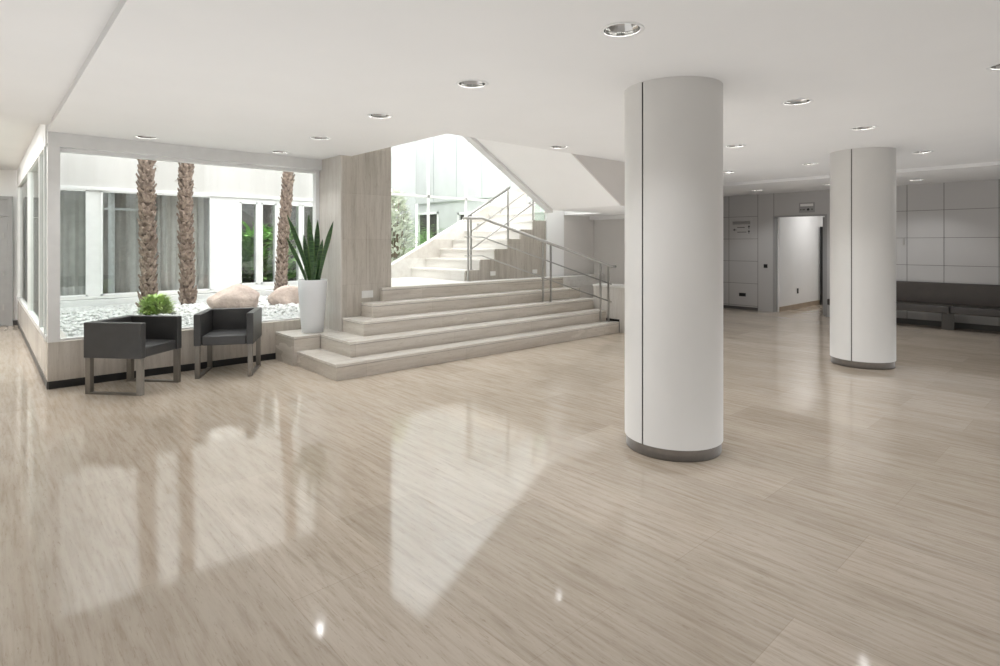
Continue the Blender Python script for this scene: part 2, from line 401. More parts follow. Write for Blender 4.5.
# ------------------------------------------------------------------ courtyard ground, pebbles
bm = B(); box(bm, WX+.201, WY+.221, .3, 4.345, YF-.23, G-.03); box(bm, 4.46, 9.21, .3, 7.34, YF-.23, G-.03); box(bm, 7.51, 9.21, .3, 10.78, 16.09, G-.03)
bmesh.ops.subdivide_edges(bm, edges=bm.edges, cuts=1)
tag(obj('courtyard_gravel', bm, 'gravel'), 'white gravel bed covering the planted courtyard', 'gravel', kind='stuff')
bm = B(); rnd = random.Random(3)
ico = B(); bmesh.ops.create_icosphere(ico, subdivisions=1, radius=1); iv = [v.co.copy() for v in ico.verts]; ifc = [[v.index for v in f.verts] for f in ico.faces]; ico.free()
for k in range(2600):
    x = rnd.uniform(.78, 4.3); y = WY+.25 + (rnd.random()**1.6)*3.2
    s = rnd.uniform(.018, .042); mt = Matrix.Rotation(rnd.uniform(0, 6.3), 3, 'Z') @ Matrix.Diagonal((s*rnd.uniform(.8,1.4), s, s*rnd.uniform(.5,.8)))
    vs = [bm.verts.new(mt @ c + Vector((x, y, G-.025+s*.3))) for c in iv]
    for f in ifc: bm.faces.new([vs[i] for i in f])
tag(obj('pebbles', bm, 'pebble', smooth=True), 'loose white pebbles lying on the gravel near the window', 'pebbles', kind='stuff')

def rock(cx, cy, sx, sy, sz, seed, label, rz=0):
    r_ = random.Random(seed); bm = B(); bmesh.ops.create_icosphere(bm, subdivisions=4, radius=1)
    ks = [(Vector((r_.gauss(0,1), r_.gauss(0,1), r_.gauss(0,.7))).normalized(), r_.uniform(.72,.95)) for _ in range(16)]
    for v in bm.verts:
        p = v.co.normalized()
        for n, d in ks:
            e = p.dot(n)-d
            if e > 0: p -= n*e*.85
        p *= 1+.03*math.sin(7*p.x+seed)*math.cos(6*p.y+2*p.z)+.015*math.sin(19*p.x+13*p.z)
        v.co = Vector((p.x*sx, p.y*sy, p.z*sz+sz*.62))
    bm.transform(Matrix.Rotation(rz, 4, 'Z'))
    o = obj('boulder', bm, 'rock', smooth=True); o.location = (cx, cy, G-.06); tag(o, label, 'boulder', 'boulders in the courtyard')
rock(3.05, 9.75, .43, .30, .28, 4, 'broad pinkish boulder on white gravel behind the right armchair', -.74)
rock(4.15, 10.15, .42, .30, .25, 9, 'pinkish boulder on gravel half hidden by the tall white pot', -.6)

# ------------------------------------------------------------------ palm trunks
def palm(x, y, r, h, lean, seed, label):
    r_ = random.Random(seed); t = thing('palm_tree', label, 'palm tree', (x, y, G-.03), group='palms in the courtyard')
    prof = [(r*1.5,0),(r*1.25,.12),(r*1.02,.3),(r*.95,.6),(r*.92,h)]
    ctr = lambda z: Vector((lean[0]*z+.02*math.sin(z*1.7+seed), lean[1]*z, z))
    bm = B(); zs = [h*i/40 for i in range(41)]
    def rad(z):
        for (r0, z0), (r1, z1) in zip(prof, prof[1:]):
            if z <= z1: return r0+(r1-r0)*(z-z0)/(z1-z0)
        return prof[-1][0]
    tube(bm, [ctr(z) for z in zs], [rad(z)*.86 for z in zs], 16)
    obj('trunk', bm, 'bark', t, local=True)
    bm = B(); z = .05; k = 0
    while z < h-.1:
        for j in range(6):
            a = k*.52+2*PI*j/6+r_.uniform(-.12,.12); R = rad(z)*.78; c = ctr(z+r_.uniform(-.02,.02))
            rd = Vector((math.cos(a), math.sin(a), 0)); tg = Vector((-rd.y, rd.x, 0))
            w = r*.58*r_.uniform(.8,1.2); o_ = r*.50*r_.uniform(.7,1.35); L = .085*r_.uniform(.8,1.3)
            base = c+rd*R; tip = c+rd*(R+o_)+Vector((0,0,L)); tk = .018
            v = [bm.verts.new(p) for p in (base-tg*w, base+tg*w, base+rd*tk*1.6-Vector((0,0,.03)), tip-tg*w*.35, tip+tg*w*.35, tip+rd*.012-Vector((0,0,.025)))]
            for f in ((0,1,4,3),(0,3,5,2),(1,2,5,4),(3,4,5),(0,2,1)): bm.faces.new([v[i] for i in f])
        z += .075; k += 1
    for _ in range(46):
        z = r_.uniform(.5, h-.2); a = r_.uniform(0, 6.3); c = ctr(z); rd = Vector((math.cos(a), math.sin(a), r_.uniform(-.3,.5)))
        p = c+rd*r*.9; tube(bm, [p, p+rd*.05, p+rd*.09+Vector((0,0,-.03))], [.006,.004,.001], 4)
    obj('leaf_bases', bm, 'bark_tip', t, local=True)
palm(2.08, 11.12, .104, 4.6, (.004,0), 1, 'thick palm trunk behind the round green shrub')
palm(2.72, 11.26, .096, 4.6, (-.004,0), 2, 'dark palm trunk seen between the two armchairs')
palm(4.62, 11.85, .092, 4.6, (.055,0), 3, 'pale palm trunk standing beside the potted snake plant leaves')

# ------------------------------------------------------------------ plants
def leaf_blade(bm, base, direction, L, w, bend, seg=6, fold=.25, up=Vector((0,0,1))):
    d = direction.normalized(); side = d.cross(up)
    side = side.normalized() if side.length > .01 else Vector((1,0,0)); nrm = side.cross(d).normalized()
    prev = None; p = base.copy()
    for i in range(seg+1):
        s = i/seg; ww = w*math.sin(PI*min(1, .12+s*.88))**.8 if s < 1 else 0.002
        q = (bm.verts.new(p-side*ww), bm.verts.new(p-nrm*ww*fold), bm.verts.new(p+side*ww))
        if prev:
            bm.faces.new((prev[0], prev[1], q[1], q[0])); bm.faces.new((prev[1], prev[2], q[2], q[1]))
        prev = q; d = (d+Vector((0,0,-1))*bend/seg).normalized(); p = p+d*L/seg
def bush(x, y, z, R, hh, n, leafL, leafw, mat, label, cat, seed, name='shrub', group=None, tall=False):
    r_ = random.Random(seed); t = thing(name, label, cat, (x, y, z), group=group)
    st = B(); fo = B()
    for k in range(max(8, n//40)):
        a = r_.uniform(0, 6.3); q = Vector((math.cos(a)*R*r_.uniform(.1,.7), math.sin(a)*R*r_.uniform(.1,.7), hh*r_.uniform(.5,.95)))
        tube(st, [Vector((0,0,0)), q*.5+Vector((0,0,.04)), q], [.012,.008,.003], 5)
    for k in range(n):
        a = r_.uniform(0, 6.3); zz = r_.random()
        rr = R*(math.sqrt(max(0, 1-(2*zz-.75)**2*.6)))*r_.uniform(.35,1) * (1-.5*zz*zz if tall else 1)
        p = Vector((math.cos(a)*rr, math.sin(a)*rr, zz*hh))
        dr = Vector((math.cos(a)*r_.uniform(.3,1), math.sin(a)*r_.uniform(.3,1), r_.uniform(.1,1.2)))
        leaf_blade(fo, p, dr, leafL*r_.uniform(.6,1.2), leafw*r_.uniform(.7,1.2), .6, 3)
    obj('stems', st, 'twig', t, local=True); obj('foliage', fo, mat, t, local=True)
    return t
bush(1.98, 9.95, G-.04, .20, .27, 1300, .10, .015, 'shrub', 'round bright green shrub on white gravel behind the left armchair', 'shrub', 5)
def fern(x, y, z, n, L, w, mat, label, seed, cat='fern', group=None, up=1.0, name='fern', bend=1.5):
    r_ = random.Random(seed); t = thing(name, label, cat, (x, y, z), group=group); bm = B()
    for k in range(n):
        a = 2*PI*k/n+r_.uniform(-.3,.3); d = Vector((math.cos(a), math.sin(a), (up+(1.2 if L > 1.8 else 0))*r_.uniform(.8,1.8))).normalized(); LL = L*r_.uniform(.7,1.15)
        p = Vector((0,0,0)); pts = []
        for i in range(12):
            pts.append((p.copy(), d.copy())); d = (d+Vector((0,0,-1))*bend/12).normalized(); p = p+d*LL/12
        tube(bm, [q for q, _ in pts], [.006-.0004*i for i in range(12)], 4)
        for i in range(2, 12):
            q, dd = pts[i]; sd = dd.cross(Vector((0,0,1))).normalized(); ll = w*math.sin(PI*(i+.5)/12.5)
            for sg in (-1, 1):
                for off in (0, .5):
                    leaf_blade(bm, q+dd*LL/12*off, (sd*sg+dd*.6), ll, .012+.012*w, .5, 2)
    obj('fronds', bm, mat, t, local=True); return t
fern(8.5, 12.3, G, 22, 2.0, .42, 'fern', 'bright green fern outside the stair window', 11, group='ferns outside the stair window')
fern(9.6, 12.9, G, 20, 1.9, .40, 'fern', 'green fern beyond the stair window beside the sloping parapet', 12, group='ferns outside the stair window')
fern(9.7, 14.9, G, 18, 2.3, .42, 'deepgreen', 'deep green fern in front of the dark opening outside', 13, group='ferns outside the stair window')
bush(6.55, 10.55, G-.04, .52, 2.15, 1900, .17, .028, 'overlitbush', 'tall pale sunlit bush outside the stair window beside the stone pier', 'bush', 21, tall=True, name='tall_bush')
bush(6.9, 10.5, G-.04, .50, .55, 900, .13, .026, 'overlitbush', 'low pale sunlit bush outside the stair window near the landing', 'bush', 22, name='low_bush')

# ------------------------------------------------------------------ courtyard building
t = thing('courtyard_building', 'pale building across the courtyard with white framed glazing', 'building', (4.2, YF, G))
bm = B(); box(bm, WX+.2, YF, 2.53, 7.35, YF+.2, 6.5); obj('upper_wall', bm, 'concrete', t)
bm = B()
PAN = [(.80,1.41,.62,2.50),(1.60,2.28,.62,2.50),(2.34,3.43,.62,2.50),(3.98,4.33,.70,2.41),(4.41,4.73,.70,2.41),(4.84,5.25,.70,2.41),(5.31,5.68,.70,2.41)]
edges = [(WX+.2,.80)]+[(PAN[i][1],PAN[i+1][0]) for i in range(6)]+[(5.68,7.35)]
for a, b in edges: box(bm, a, YF, G, b, YF+.2, 2.53)
for x0, x1, z0, z1 in PAN:
    box(bm, x0, YF, z1, x1, YF+.2, 2.53); box(bm, x0, YF, G, x1, YF+.2, z0)
obj('lower_wall', bm, 'white_metal', t)
obj('sill', bx(WX+.2, YF-.06, .575, 7.35, YF, .61), 'render_wall', t)
obj('kerb', bx(WX+.2, YF-.22, G-.05, 7.35, YF, .56), 'grey_metal', t)
obj('top_trim', bx(WX+.2, YF-.03, 2.50, 7.35, YF, 2.56), 'white_metal', t)
for x0, x1, z0, z1 in PAN:
    w = obj('window', box(box(box(box(B(), x0, YF-.02, z0, x0+.03, YF+.03, z1), x1-.03, YF-.02, z0, x1, YF+.03, z1), x0, YF-.02, z1-.03, x1, YF+.03, z1), x0, YF-.02, z0, x1, YF+.03, z0+.03), 'white_metal', t)
    obj('pane', bx(x0, YF+.01, z0, x1, YF+.02, z1), 'tint_glass', w, local=False)
# inner stays of the second window (white crossbars seen in the glass)
bm = B(); box(bm, 1.72, YF+.06, .65, 1.82, YF+.1, 2.5); box(bm, 1.6, YF+.07, 2.16, 2.28, YF+.1, 2.20)
obj('crossbar', bm, 'white_metal', t)
bm = B()
n = 150; x0, x1 = .75, 3.6; prev = None
for i in range(n+1):
    x = x0+(x1-x0)*i/n; y = YF+.36+.05*math.sin(i*.9)+.02*math.sin(i*2.3); q = (bm.verts.new((x, y, .5)), bm.verts.new((x, y, 2.6)))
    if prev: bm.faces.new((prev[0], q[0], q[1], prev[1]))
    prev = q
obj('curtain', bm, 'curtain', t, smooth=True)
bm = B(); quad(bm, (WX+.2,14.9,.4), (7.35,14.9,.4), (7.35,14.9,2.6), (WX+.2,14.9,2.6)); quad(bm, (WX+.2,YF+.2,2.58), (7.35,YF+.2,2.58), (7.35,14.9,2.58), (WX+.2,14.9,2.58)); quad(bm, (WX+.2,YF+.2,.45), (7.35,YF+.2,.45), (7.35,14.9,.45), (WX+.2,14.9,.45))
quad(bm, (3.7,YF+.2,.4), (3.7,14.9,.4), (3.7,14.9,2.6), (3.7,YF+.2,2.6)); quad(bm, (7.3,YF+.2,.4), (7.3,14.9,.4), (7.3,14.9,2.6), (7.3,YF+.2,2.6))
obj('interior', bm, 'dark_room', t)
l = bpy.data.lights.new('far_room_fill', 'AREA'); l.energy = 60; l.shape = 'RECTANGLE'; l.size = 3.2; l.size_y = .3  # unseen fill lamp added to brighten the plants behind the glass
o = bpy.data.objects.new('far_room_fill', l); COL.objects.link(o); o.location = (5.5, 12.75, 2.3); o.rotation_euler = (math.radians(65), 0, 0)
for i, (x, sd) in enumerate(((4.62, 31), (5.02, 32), (5.55, 33))):
    bush(x, 13.5+.3*i, .46, .30, 1.35, 170, .42, .075, 'deepgreen', ['broad leaved green indoor plant behind the left narrow court window', 'broad leaved green indoor plant behind the middle narrow court window', 'broad leaved green indoor plant behind the court window near the potted plant'][i], 'indoor plant', sd, group='plants behind the narrow court windows', name='indoor_plant')

# wing seen through the stair window
t = thing('courtyard_wing', 'pale blue-grey building wing seen through the stair window', 'building', (10.8, 13, G))
bm = B(); box(bm, 10.8, 9.1, 2.87, 11.0, 16.3, 13.0); obj('upper_wall', bm, 'blue_render', t)  # unseen top raised to keep the sky out of the floor reflection
bm = B()
for y0, y1, z0, z1 in ((9.1,13.2,.4,2.87), (13.9,14.9,.4,2.87), (13.2,13.9,2.5,2.87), (14.9,16.09,2.57,2.87), (13.2,13.9,.4,.9), (14.9,16.09,.4,.6)): box(bm, 10.85, y0, z0, 11.0, y1, z1)
obj('lower_wall', bm, 'blue_render', t)
bm = B()
for y in (10.3, 11.5, 12.7, 13.9, 15.1): box(bm, 10.79, y-.008, 2.9, 10.803, y+.008, 12)
obj('wall_joints', bm, 'joint_grey', t)
for y0, y1, z0, z1 in ((13.2,13.9,.9,2.5), (14.9,16.09,.6,2.57)):
    w = obj('window', box(box(box(B(), 10.83, y0, z0, 10.9, y0+.07, z1), 10.83, y1-.07, z0, 10.9, y1, z1), 10.83, y0, z1-.07, 10.9, y1, z1), 'white_metal', t)
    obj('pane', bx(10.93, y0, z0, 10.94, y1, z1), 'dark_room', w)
struct('wall_court_back', bx(7.51, 16.1, .3, 10.79, 16.3, 13.0), 'blue_render', 'pale back wall of the courtyard seen through the stair window', 'wall')  # top raised out of view to block sky reflected in the floor
struct('wall_court_return', bx(7.35, YF, .3, 7.5, 16.1, 6.5), 'render_wall', 'pale return wall at the end of the courtyard building', 'wall')

# ------------------------------------------------------------------ entrance staircase
XL = [2.97,3.28,3.60,3.87,4.17]; YS = [6.02,6.28,6.55,6.80,7.05]; XR = [8.26,8.24,8.22,8.14,7.96]
st = thing('entrance_staircase', 'wide low travertine staircase of five steps leading to the landing', 'staircase', (5.6, 6.0, 0))
for i in range(5):
    z0, z1 = i*RZ, (i+1)*RZ; back = [WY-.002, WY-.002, 7.118, 7.118, 7.118][i]
    zt = z1-.034
    s_ = obj('step', bx(XL[i]+.006, YS[i]+.006, z0+.0005, XR[i], back, zt-.005), 'stair', st)
    if i == 4:
        pass
    bm = B(); box(bm, XL[i], YS[i], zt, XR[i], back, z1); obj('tread', bm, 'tread', s_, .004)
    obj('tread_joint', bx(XL[i]+.014, YS[i]+.014, zt-.006, XR[i], back, zt+.001), 'groove', s_)  # dark recessed joint below the tread
obj('landing', bx(4.36, 7.118, .744, 9.29, 9.0, .93), 'pale_stair', st)
obj('left_block', bx(2.935, 7.11, .0, 3.277, WY-.003, .372-.034), 'stair', st)
obj('block_top', bx(2.93, 7.105, .372-.030, 3.28, WY-.003, .372), 'tread', st, .004)

# travertine pier
t = thing('stone_pier', 'tall brown travertine pier rising from the stairs beside the window', 'pier', (3.96, 7.4, .372))
obj('front_slab', bx(3.60, 7.12, .372, 4.353, 7.16, 5.59), 'pier', t)
obj('side_slab', bx(3.576, 7.122, .372, 3.60, WY+.2, 5.59), 'plinth_side', t)  # paler than the front slab, putting its grazing sheen into the colour
obj('core', bx(3.60, 7.16, .372, 4.35, WY+.2, 5.59), 'plinth', t)
t = thing('wall_socket', 'white double socket on the travertine pier above the steps', 'socket', (3.97, 7.115, .86))
sx = [3.90, 3.99]
obj('plate', bx(3.885, 7.112, .80, 4.06, 7.12, .90), 'switch_white', t, .002)
for x in (3.93, 4.015): obj('outlet', tube(B(), [(x, 7.109, .85), (x, 7.113, .85)], .026, 18), 'switch_white', t)

# low wall at the right end of the stair
t = thing('low_side_wall', 'low grey-beige wall with pale top ledge at the right end of the steps', 'low wall', (8.45, 5.6, 0))
obj('body', box(bx(8.28, 6.03, .225, 8.62, 6.6, .78), 8.28, 4.7, 0, 8.62, 6.03, .78), 'plinth_side', t)
obj('ledge', bx(8.265, 4.68, .78, 8.64, 6.615, .812), 'pale_stair', t, .004)
obj('recessed_base', bx(8.30, 6.035, 0, 8.6, 6.58, .225), 'black', t)

# ------------------------------------------------------------------ upper flight seen behind: lower flight to mid landing
SX = [5.93,6.254,6.584,6.886,7.20,7.517,7.848,8.17,8.49]; n0 = .93; rh = .175
fl = thing('window_staircase', 'pale sunlit stair flight rising to the right along the tall window', 'staircase', (7, 8.2, .93))
for i in range(8):
    z0 = n0+i*rh; z1 = z0+rh
    s_ = obj('step', bx(SX[i]+.01, 7.425, z0, 9.0, 9.0, z1-.03), 'pale_stair', fl)
    obj('tread', bx(SX[i]-.01, 7.40, z1-.03, (SX[i+1]+.03 if i < 7 else 9.0), 9.0, z1), 'pale_stair', s_, .003)
poly = [(SX[0], n0)]
for i in range(6): poly += [(SX[i], n0+(i+1)*rh-.001), (SX[i+1], n0+(i+1)*rh-.001)]
poly += [(7.86, n0+6*rh), (7.86, n0)]
obj('side_panel', prism(B(), poly, 'y', 7.395, 7.425), 'pier', fl)
pp = [(4.36, .93), (4.36, .98), (5.3, 1.05), (5.52, 1.163), (7.19, 2.013), (8.6, 2.74), (8.95, 2.74), (8.95, .93)]
obj('window_parapet', prism(B(), pp, 'y', 9.0, 9.14), 'pale_stair', fl)
for x, u in ((6.53, 0), (7.56, 0)):
    o = obj('wall_socket', bx(x-.06, 7.385, 1.0, x+.06, 7.395, 1.075), 'switch_white', None, .002)
    tag(o, 'small white socket plate on the stair side, '+('left of the two near the flight start' if x < 7 else 'right of the two near the white pillar'), 'socket', 'sockets on the stair side')

# white pillar beside the flight
struct('wall_white_pillar', bx(7.87, 7.38, .931, 8.35, 7.56, 3.4), 'bright', 'white pillar at the right end of the stair side', 'pillar')
struct('wall_stair_end', bx(9.3, OPY, 0, 9.45, 9.15, 5.6), 'beige', 'plain beige wall behind the handrail', 'wall')
struct('wall_stair_panel', bx(8.351, 7.40, .94, 9.29, 7.42, 3.0), 'beige', 'beige wall right of the white pillar behind the handrail', 'wall')
struct('wall_stair_step', box(bx(7.96, 7.122, .373, 9.29, 7.14, .743), 8.27, 7.122, 0, 9.29, 7.14, .373), 'beige', 'beige face below the landing beside the steps', 'wall')
struct('trim_fascia', bx(9.15, OPY+.03, 2.03, 9.3, 8.2, 2.14), 'wall', 'white fascia along the top of the beige wall under the landing soffit', 'fascia')

# upper flight soffit
m_ = .585
def sz(x): return 2.10+m_*(6.86-x)
t = thing('upper_stair_flight', 'white underside of the upper stair flight sloping above the handrail', 'staircase', (6, 5.7, 2.1))
obj('soffit', prism(B(), [(6.86,2.10),(3.75,sz(3.75)),(3.75,sz(3.75)+.3),(6.86,2.4)], 'y', OPY+.02, 6.30), 'bright', t)
obj('landing_slab', box(bx(6.86, OPY+.02, 2.10, 8.36, 6.46, 2.33), 8.36, OPY+.02, 2.10, 9.29, 7.395, 2.33), 'bright', t)
obj('side_cladding', prism(B(), [(6.86,2.099),(9.29,2.099),(9.29,CH+.2),(5.434,CH+.2)], 'y', OPY, OPY+.02), 'beige', t)
obj('side_glass_screen', bx(7.60, 7.43, 1.98, 7.86, 7.44, 2.30), 'side_glass', fl)
obj('stringer', prism(B(), [(6.86,2.05),(3.75,sz(3.75)-.05),(3.75,sz(3.75)+.32),(6.86,2.42)], 'y', 6.30, 6.43), 'grey_metal', t)

# stairwell shell
struct('wall_stairwell_left', bx(4.351, WY+.2, .931, 4.45, 9.2, 5.59), 'wall', 'white return wall left of the stair window', 'wall')
bm = B(); quad(bm, (OPX,OPY,CH+.001), (OPX,7.11,CH+.001), (OPX,7.11,5.6), (OPX,OPY,5.6))
struct('wall_stairwell_side', bm, 'wall', 'white side of the stairwell above the ceiling edge', 'wall')
bm = B(); quad(bm, (OPX,OPY-.002,CH+.001), (9.3,OPY-.002,CH+.001), (9.3,OPY-.002,5.6), (OPX,OPY-.002,5.6))
struct('wall_stairwell_front', bm, 'wall', 'white front of the stairwell above the ceiling edge', 'wall')
struct('ceiling_stairwell', bx(OPX, OPY, 5.6, 9.45, 6.5, 5.7), 'ceiling', 'white ceiling high above the stairwell', 'ceiling')
t = sthing('added_skylight', 'unseen glazed skylight added to light the stair flight', 'skylight', (6.9, 7.8, 5.62))  # unseen glazing added to let more daylight onto the flight
obj('pane', bx(4.36, 6.52, 5.62, 9.3, 9.1, 5.63), 'glass', t)
for x in (4.4, 6.0, 7.6, 9.2): obj('glazing_bar', bx(x-.03, 6.52, 5.64, x+.03, 9.1, 5.7), 'white_metal', t)
t = sthing('window_3', 'tall stair window with slim white mullions onto the courtyard', 'window', (6.7, 9.12, .5))
obj('pane', bx(4.45, 9.075, .95, 9.3, 9.085, 5.6), 'glass', t)
for x in (4.53, 5.45, 6.37, 7.29, 8.22, 9.1): obj('mullion', bx(x-.022, 9.06, .95, x+.022, 9.10, 5.6), 'white_metal', t)
obj('transom', bx(4.45, 9.06, 2.43, 9.3, 9.12, 2.475), 'white_metal', t)
obj('transom', bx(4.45, 9.06, 4.1, 9.3, 9.12, 4.145), 'white_metal', t)

# ------------------------------------------------------------------ handrails
def railing(name, label, tops, posts, spacing, loc, r0=.024, mids=2, mid_pts=None):
    t = thing(name, label, 'handrail', loc)
    obj('handrail', tube(B(), tops, r0, 12), 'steel', t)
    for k in range(1, mids+1):
        obj('mid_rail', tube(B(), [(p[0], p[1], p[2]-spacing*k) for p in (mid_pts[k-1] if mid_pts else tops)], .011, 8), 'steel', t)
    for x, y, zb, zt in posts:
        p = obj('post', bx(x-.007, y-.018, zb, x+.007, y+.018, zt), 'steel', t)
        obj('foot_plate', bx(x-.03, y-.03, zb, x+.03, y+.03, zb+.008), 'steel', p)
    return t
A0 = Vector((5.90,7.38,1.97)); A1 = Vector((6.16,7.24,1.97)); A2 = Vector((8.17,6.12,1.15))
def onA(x):
    f = (x-A1.x)/(A2.x-A1.x); return (x, A1.y+(A2.y-A1.y)*f, A1.z+(A2.z-A1.z)*max(0, f))
posts = [(5.95, 7.352, .93, 1.97)]
for x, zb in ((7.08,.558),(7.20,.558),(7.99,.186),(8.12,.186)):
    p = onA(x); posts.append((x, p[1], zb, p[2]))
railing('stair_handrail', 'steel handrail descending from the landing across the wide steps', [A0, A1, A2, A2+Vector((.07,-.04,-.0))], posts, .31, (7, 6.8, .5), mid_pts=[[A0, A1, A2]]*2)
def onB(x): return (x, 7.46, 2.05+.565*(x-6.10))
tops = [(5.92, 7.44, 1.96), onB(6.02), onB(6.98)]
posts = [(6.10, 7.46, 1.105, onB(6.10)[2]), (6.95, 7.46, 1.63, onB(6.95)[2]), (7.58, 7.46, 1.98, onB(7.58)[2]-.3)]
railing('upper_flight_handrail', 'steel handrail rising to the right beside the sunlit stair flight', tops, posts, .30, (7, 7.46, 1.5), mid_pts=[[onB(6.10), onB(7.35)], [onB(6.10), onB(7.60)]])

# ------------------------------------------------------------------ right hand grey panelled wall
struct('wall_right', box(box(box(B(), RW, YBACK, 0, RW+.15, 4.36, CH), RW, 5.48, 0, RW+.15, 7.3, CH), RW, 4.36, 2.175, RW+.15, 5.48, CH), 'panel', 'grey wall of large lacquered panels on the right', 'wall')
bm = B(); jx = RW-.002
def hj(y0, y1, z): box(bm, jx, y0, z-.004, RW, y1, z+.004)
def vj(y, z0=0, z1=CH): box(bm, jx, y-.005, z0, RW, y+.005, z1)
for z in (.10,.62,1.14,1.66,2.18): hj(5.82, 7.3, z)
for z in (1.14,1.66,2.18): hj(YBACK, 4.3, z)
for y in (6.51, 5.82, 5.46, 3.75, 2.945, 2.37, 1.59, .81, .03, -.75): vj(y)
struct('trim_panel_joints', bm, 'groove', 'thin dark joints between the grey wall panels', 'panel joints')
struct('baseboard_right', bx(RW-.012, YBACK, 0, RW, 4.3, .10), 'base_dark', 'dark skirting under the grey panelled wall behind the bench', 'skirting')
struct('baseboard_signboard', bx(RW-.012, 5.82, 0, RW, 7.3, .07), 'base_dark', 'dark skirting under the directory sign', 'skirting')
struct('wall_north', bx(9.45, 7.3, 0, RW+.15, 7.45, CH), 'panel', 'grey wall turning the corner behind the front column', 'wall')
# doorway and side corridor
struct('trim_doorway', box(box(box(B(), RW-.006, 5.44, 0, RW+.149, 5.48, 2.175), RW-.006, 4.36, 0, RW+.149, 4.40, 2.175), RW-.006, 4.40, 2.145, RW+.149, 5.44, 2.175), 'door', 'grey metal frame of the doorway in the panelled wall', 'door frame')
struct('wall_side_corridor', bx(RW+.15, 5.40, 0, 16.3, 5.5, CH), 'wall', 'white corridor wall seen through the doorway', 'wall')
struct('wall_side_corridor_end', box(bx(16.2, 3.2, 0, 16.3, 5.4, CH), RW+.15, 3.1, 0, 16.3, 3.2, CH), 'wall', 'end wall of the side corridor', 'wall')
struct('baseboard_side_corridor', bx(RW+.15, 5.38, 0, 16.2, 5.40, .11), 'wood', 'tan skirting along the white side corridor wall', 'skirting')
t = sthing('door_2', 'grey door leaf standing open at the right side of the doorway', 'door', (RW+.2, 4.5, 0))
obj('leaf', bx(RW+.165, 4.455, .01, RW+.98, 4.50, 2.12), 'door', t)
obj('black_edge', bx(15.85, 5.22, .0, 15.95, 5.36, 1.98), 'black', t)
obj('handle', box(box(B(), RW+.20, 4.50, 1.0, RW+.23, 4.55, 1.08), RW+.20, 4.54, 1.03, RW+.33, 4.56, 1.055), 'black', t)

# signs, switches
def txt(s, size, loc, rot, mat, parent, name='lettering', align='LEFT'):
    cu = bpy.data.curves.new(name, 'FONT'); cu.body = s; cu.size = size; cu.align_x = align; cu.extrude = .0008
    cu.materials.append(M[mat]); o = bpy.data.objects.new(name, cu); COL.objects.link(o); o.parent = parent
    o.location = Vector(loc)-Vector(parent.location); o.rotation_euler = rot; return o
ROT = (PI/2, 0, -PI/2)     # faces -X
t = thing('directory_sign', 'grey directory sign with metallic top bar and small arrows', 'sign', (RW, 6.18, 1.9))
obj('board', bx(RW-.014, 5.95, 1.70, RW-.001, 6.44, 2.14), 'panel', t, .002)
obj('metal_bar', bx(RW-.03, 5.985, 2.0, RW-.014, 6.41, 2.075), 'chrome', t, .012)
def bars(y0, y1, z): return bx(RW-.016, y0, z-.008, RW-.0135, y1, z+.008)
for y0, y1, z in ((6.12,6.30,1.93), (6.08,6.30,1.82)): obj('text_line', bars(y0, y1, z), 'base_dark', t)
def arrow(y, z, a):
    bm = B(); c, s = math.cos(a), math.sin(a)
    for tri in ([(-.04,-.008),(.0,-.008),(.0,.008),(-.04,.008)], [(0,-.03),(.045,0),(0,.03)]):
        bm.faces.new([bm.verts.new((RW-.0165, y-(p*c-q*s), z+(p*s+q*c))) for p, q in tri])
    return bm
obj('arrow', arrow(6.36, 1.875, PI), 'black', t); obj('arrow', arrow(6.02, 1.935, PI/2), 'black', t); obj('arrow', arrow(6.02, 1.825, PI/2), 'black', t)
t = thing('doorway_sign', 'small pale sign plate with dark symbols above the doorway', 'sign', (RW, 4.76, 2.33))
obj('plate', bx(RW-.012, 4.60, 2.225, RW-.001, 4.92, 2.44), 'door', t, .002)
obj('pale_strip', bx(RW-.016, 4.63, 2.36, RW-.012, 4.89, 2.415), 'wall', t)
obj('symbol', tube(B(), [(RW-.0165, 4.73, 2.29), (RW-.012, 4.73, 2.29)], .026, 16), 'black', t)
for y0, y1 in ((4.80,4.83), (4.845,4.86), (4.875,4.895), (4.64,4.665)): obj('symbol', bx(RW-.015, y0, 2.275, RW-.012, y1, 2.305), 'base_dark', t)
t = thing('light_switch', 'black square switch on the grey panel beside the doorway', 'switch', (RW, 5.64, 1.04))
obj('plate', bx(RW-.01, 5.60, .995, RW-.001, 5.685, 1.08), 'black', t, .002); obj('rocker', bx(RW-.014, 5.62, 1.01, RW-.01, 5.665, 1.065), 'black', t)
t = thing('floor_socket', 'black double socket low on the grey panel under the directory sign', 'socket', (RW, 6.18, .35))
obj('plate', bx(RW-.01, 6.10, .31, RW-.001, 6.26, .39), 'black', t, .002)
for y in (6.14, 6.22): obj('outlet', tube(B(), [(RW-.013, y, .35), (RW-.009, y, .35)], .022, 14), 'black', t)
t = thing('corridor_socket', 'small black socket on the white wall inside the doorway', 'socket', (14.5, 5.4, .42))
obj('plate', bx(14.46, 5.388, .36, 14.54, 5.40, .48), 'black', t, .002); obj('outlet', tube(B(), [(14.5,5.385,.42),(14.5,5.389,.42)], .02, 12), 'groove', t)
o = obj('door_pull', bx(RW-.022, 2.985, 1.52, RW-.002, 3.01, 1.66), 'steel', None, .003); tag(o, 'small metal pull on the grey panel right of the rear column', 'door pull')

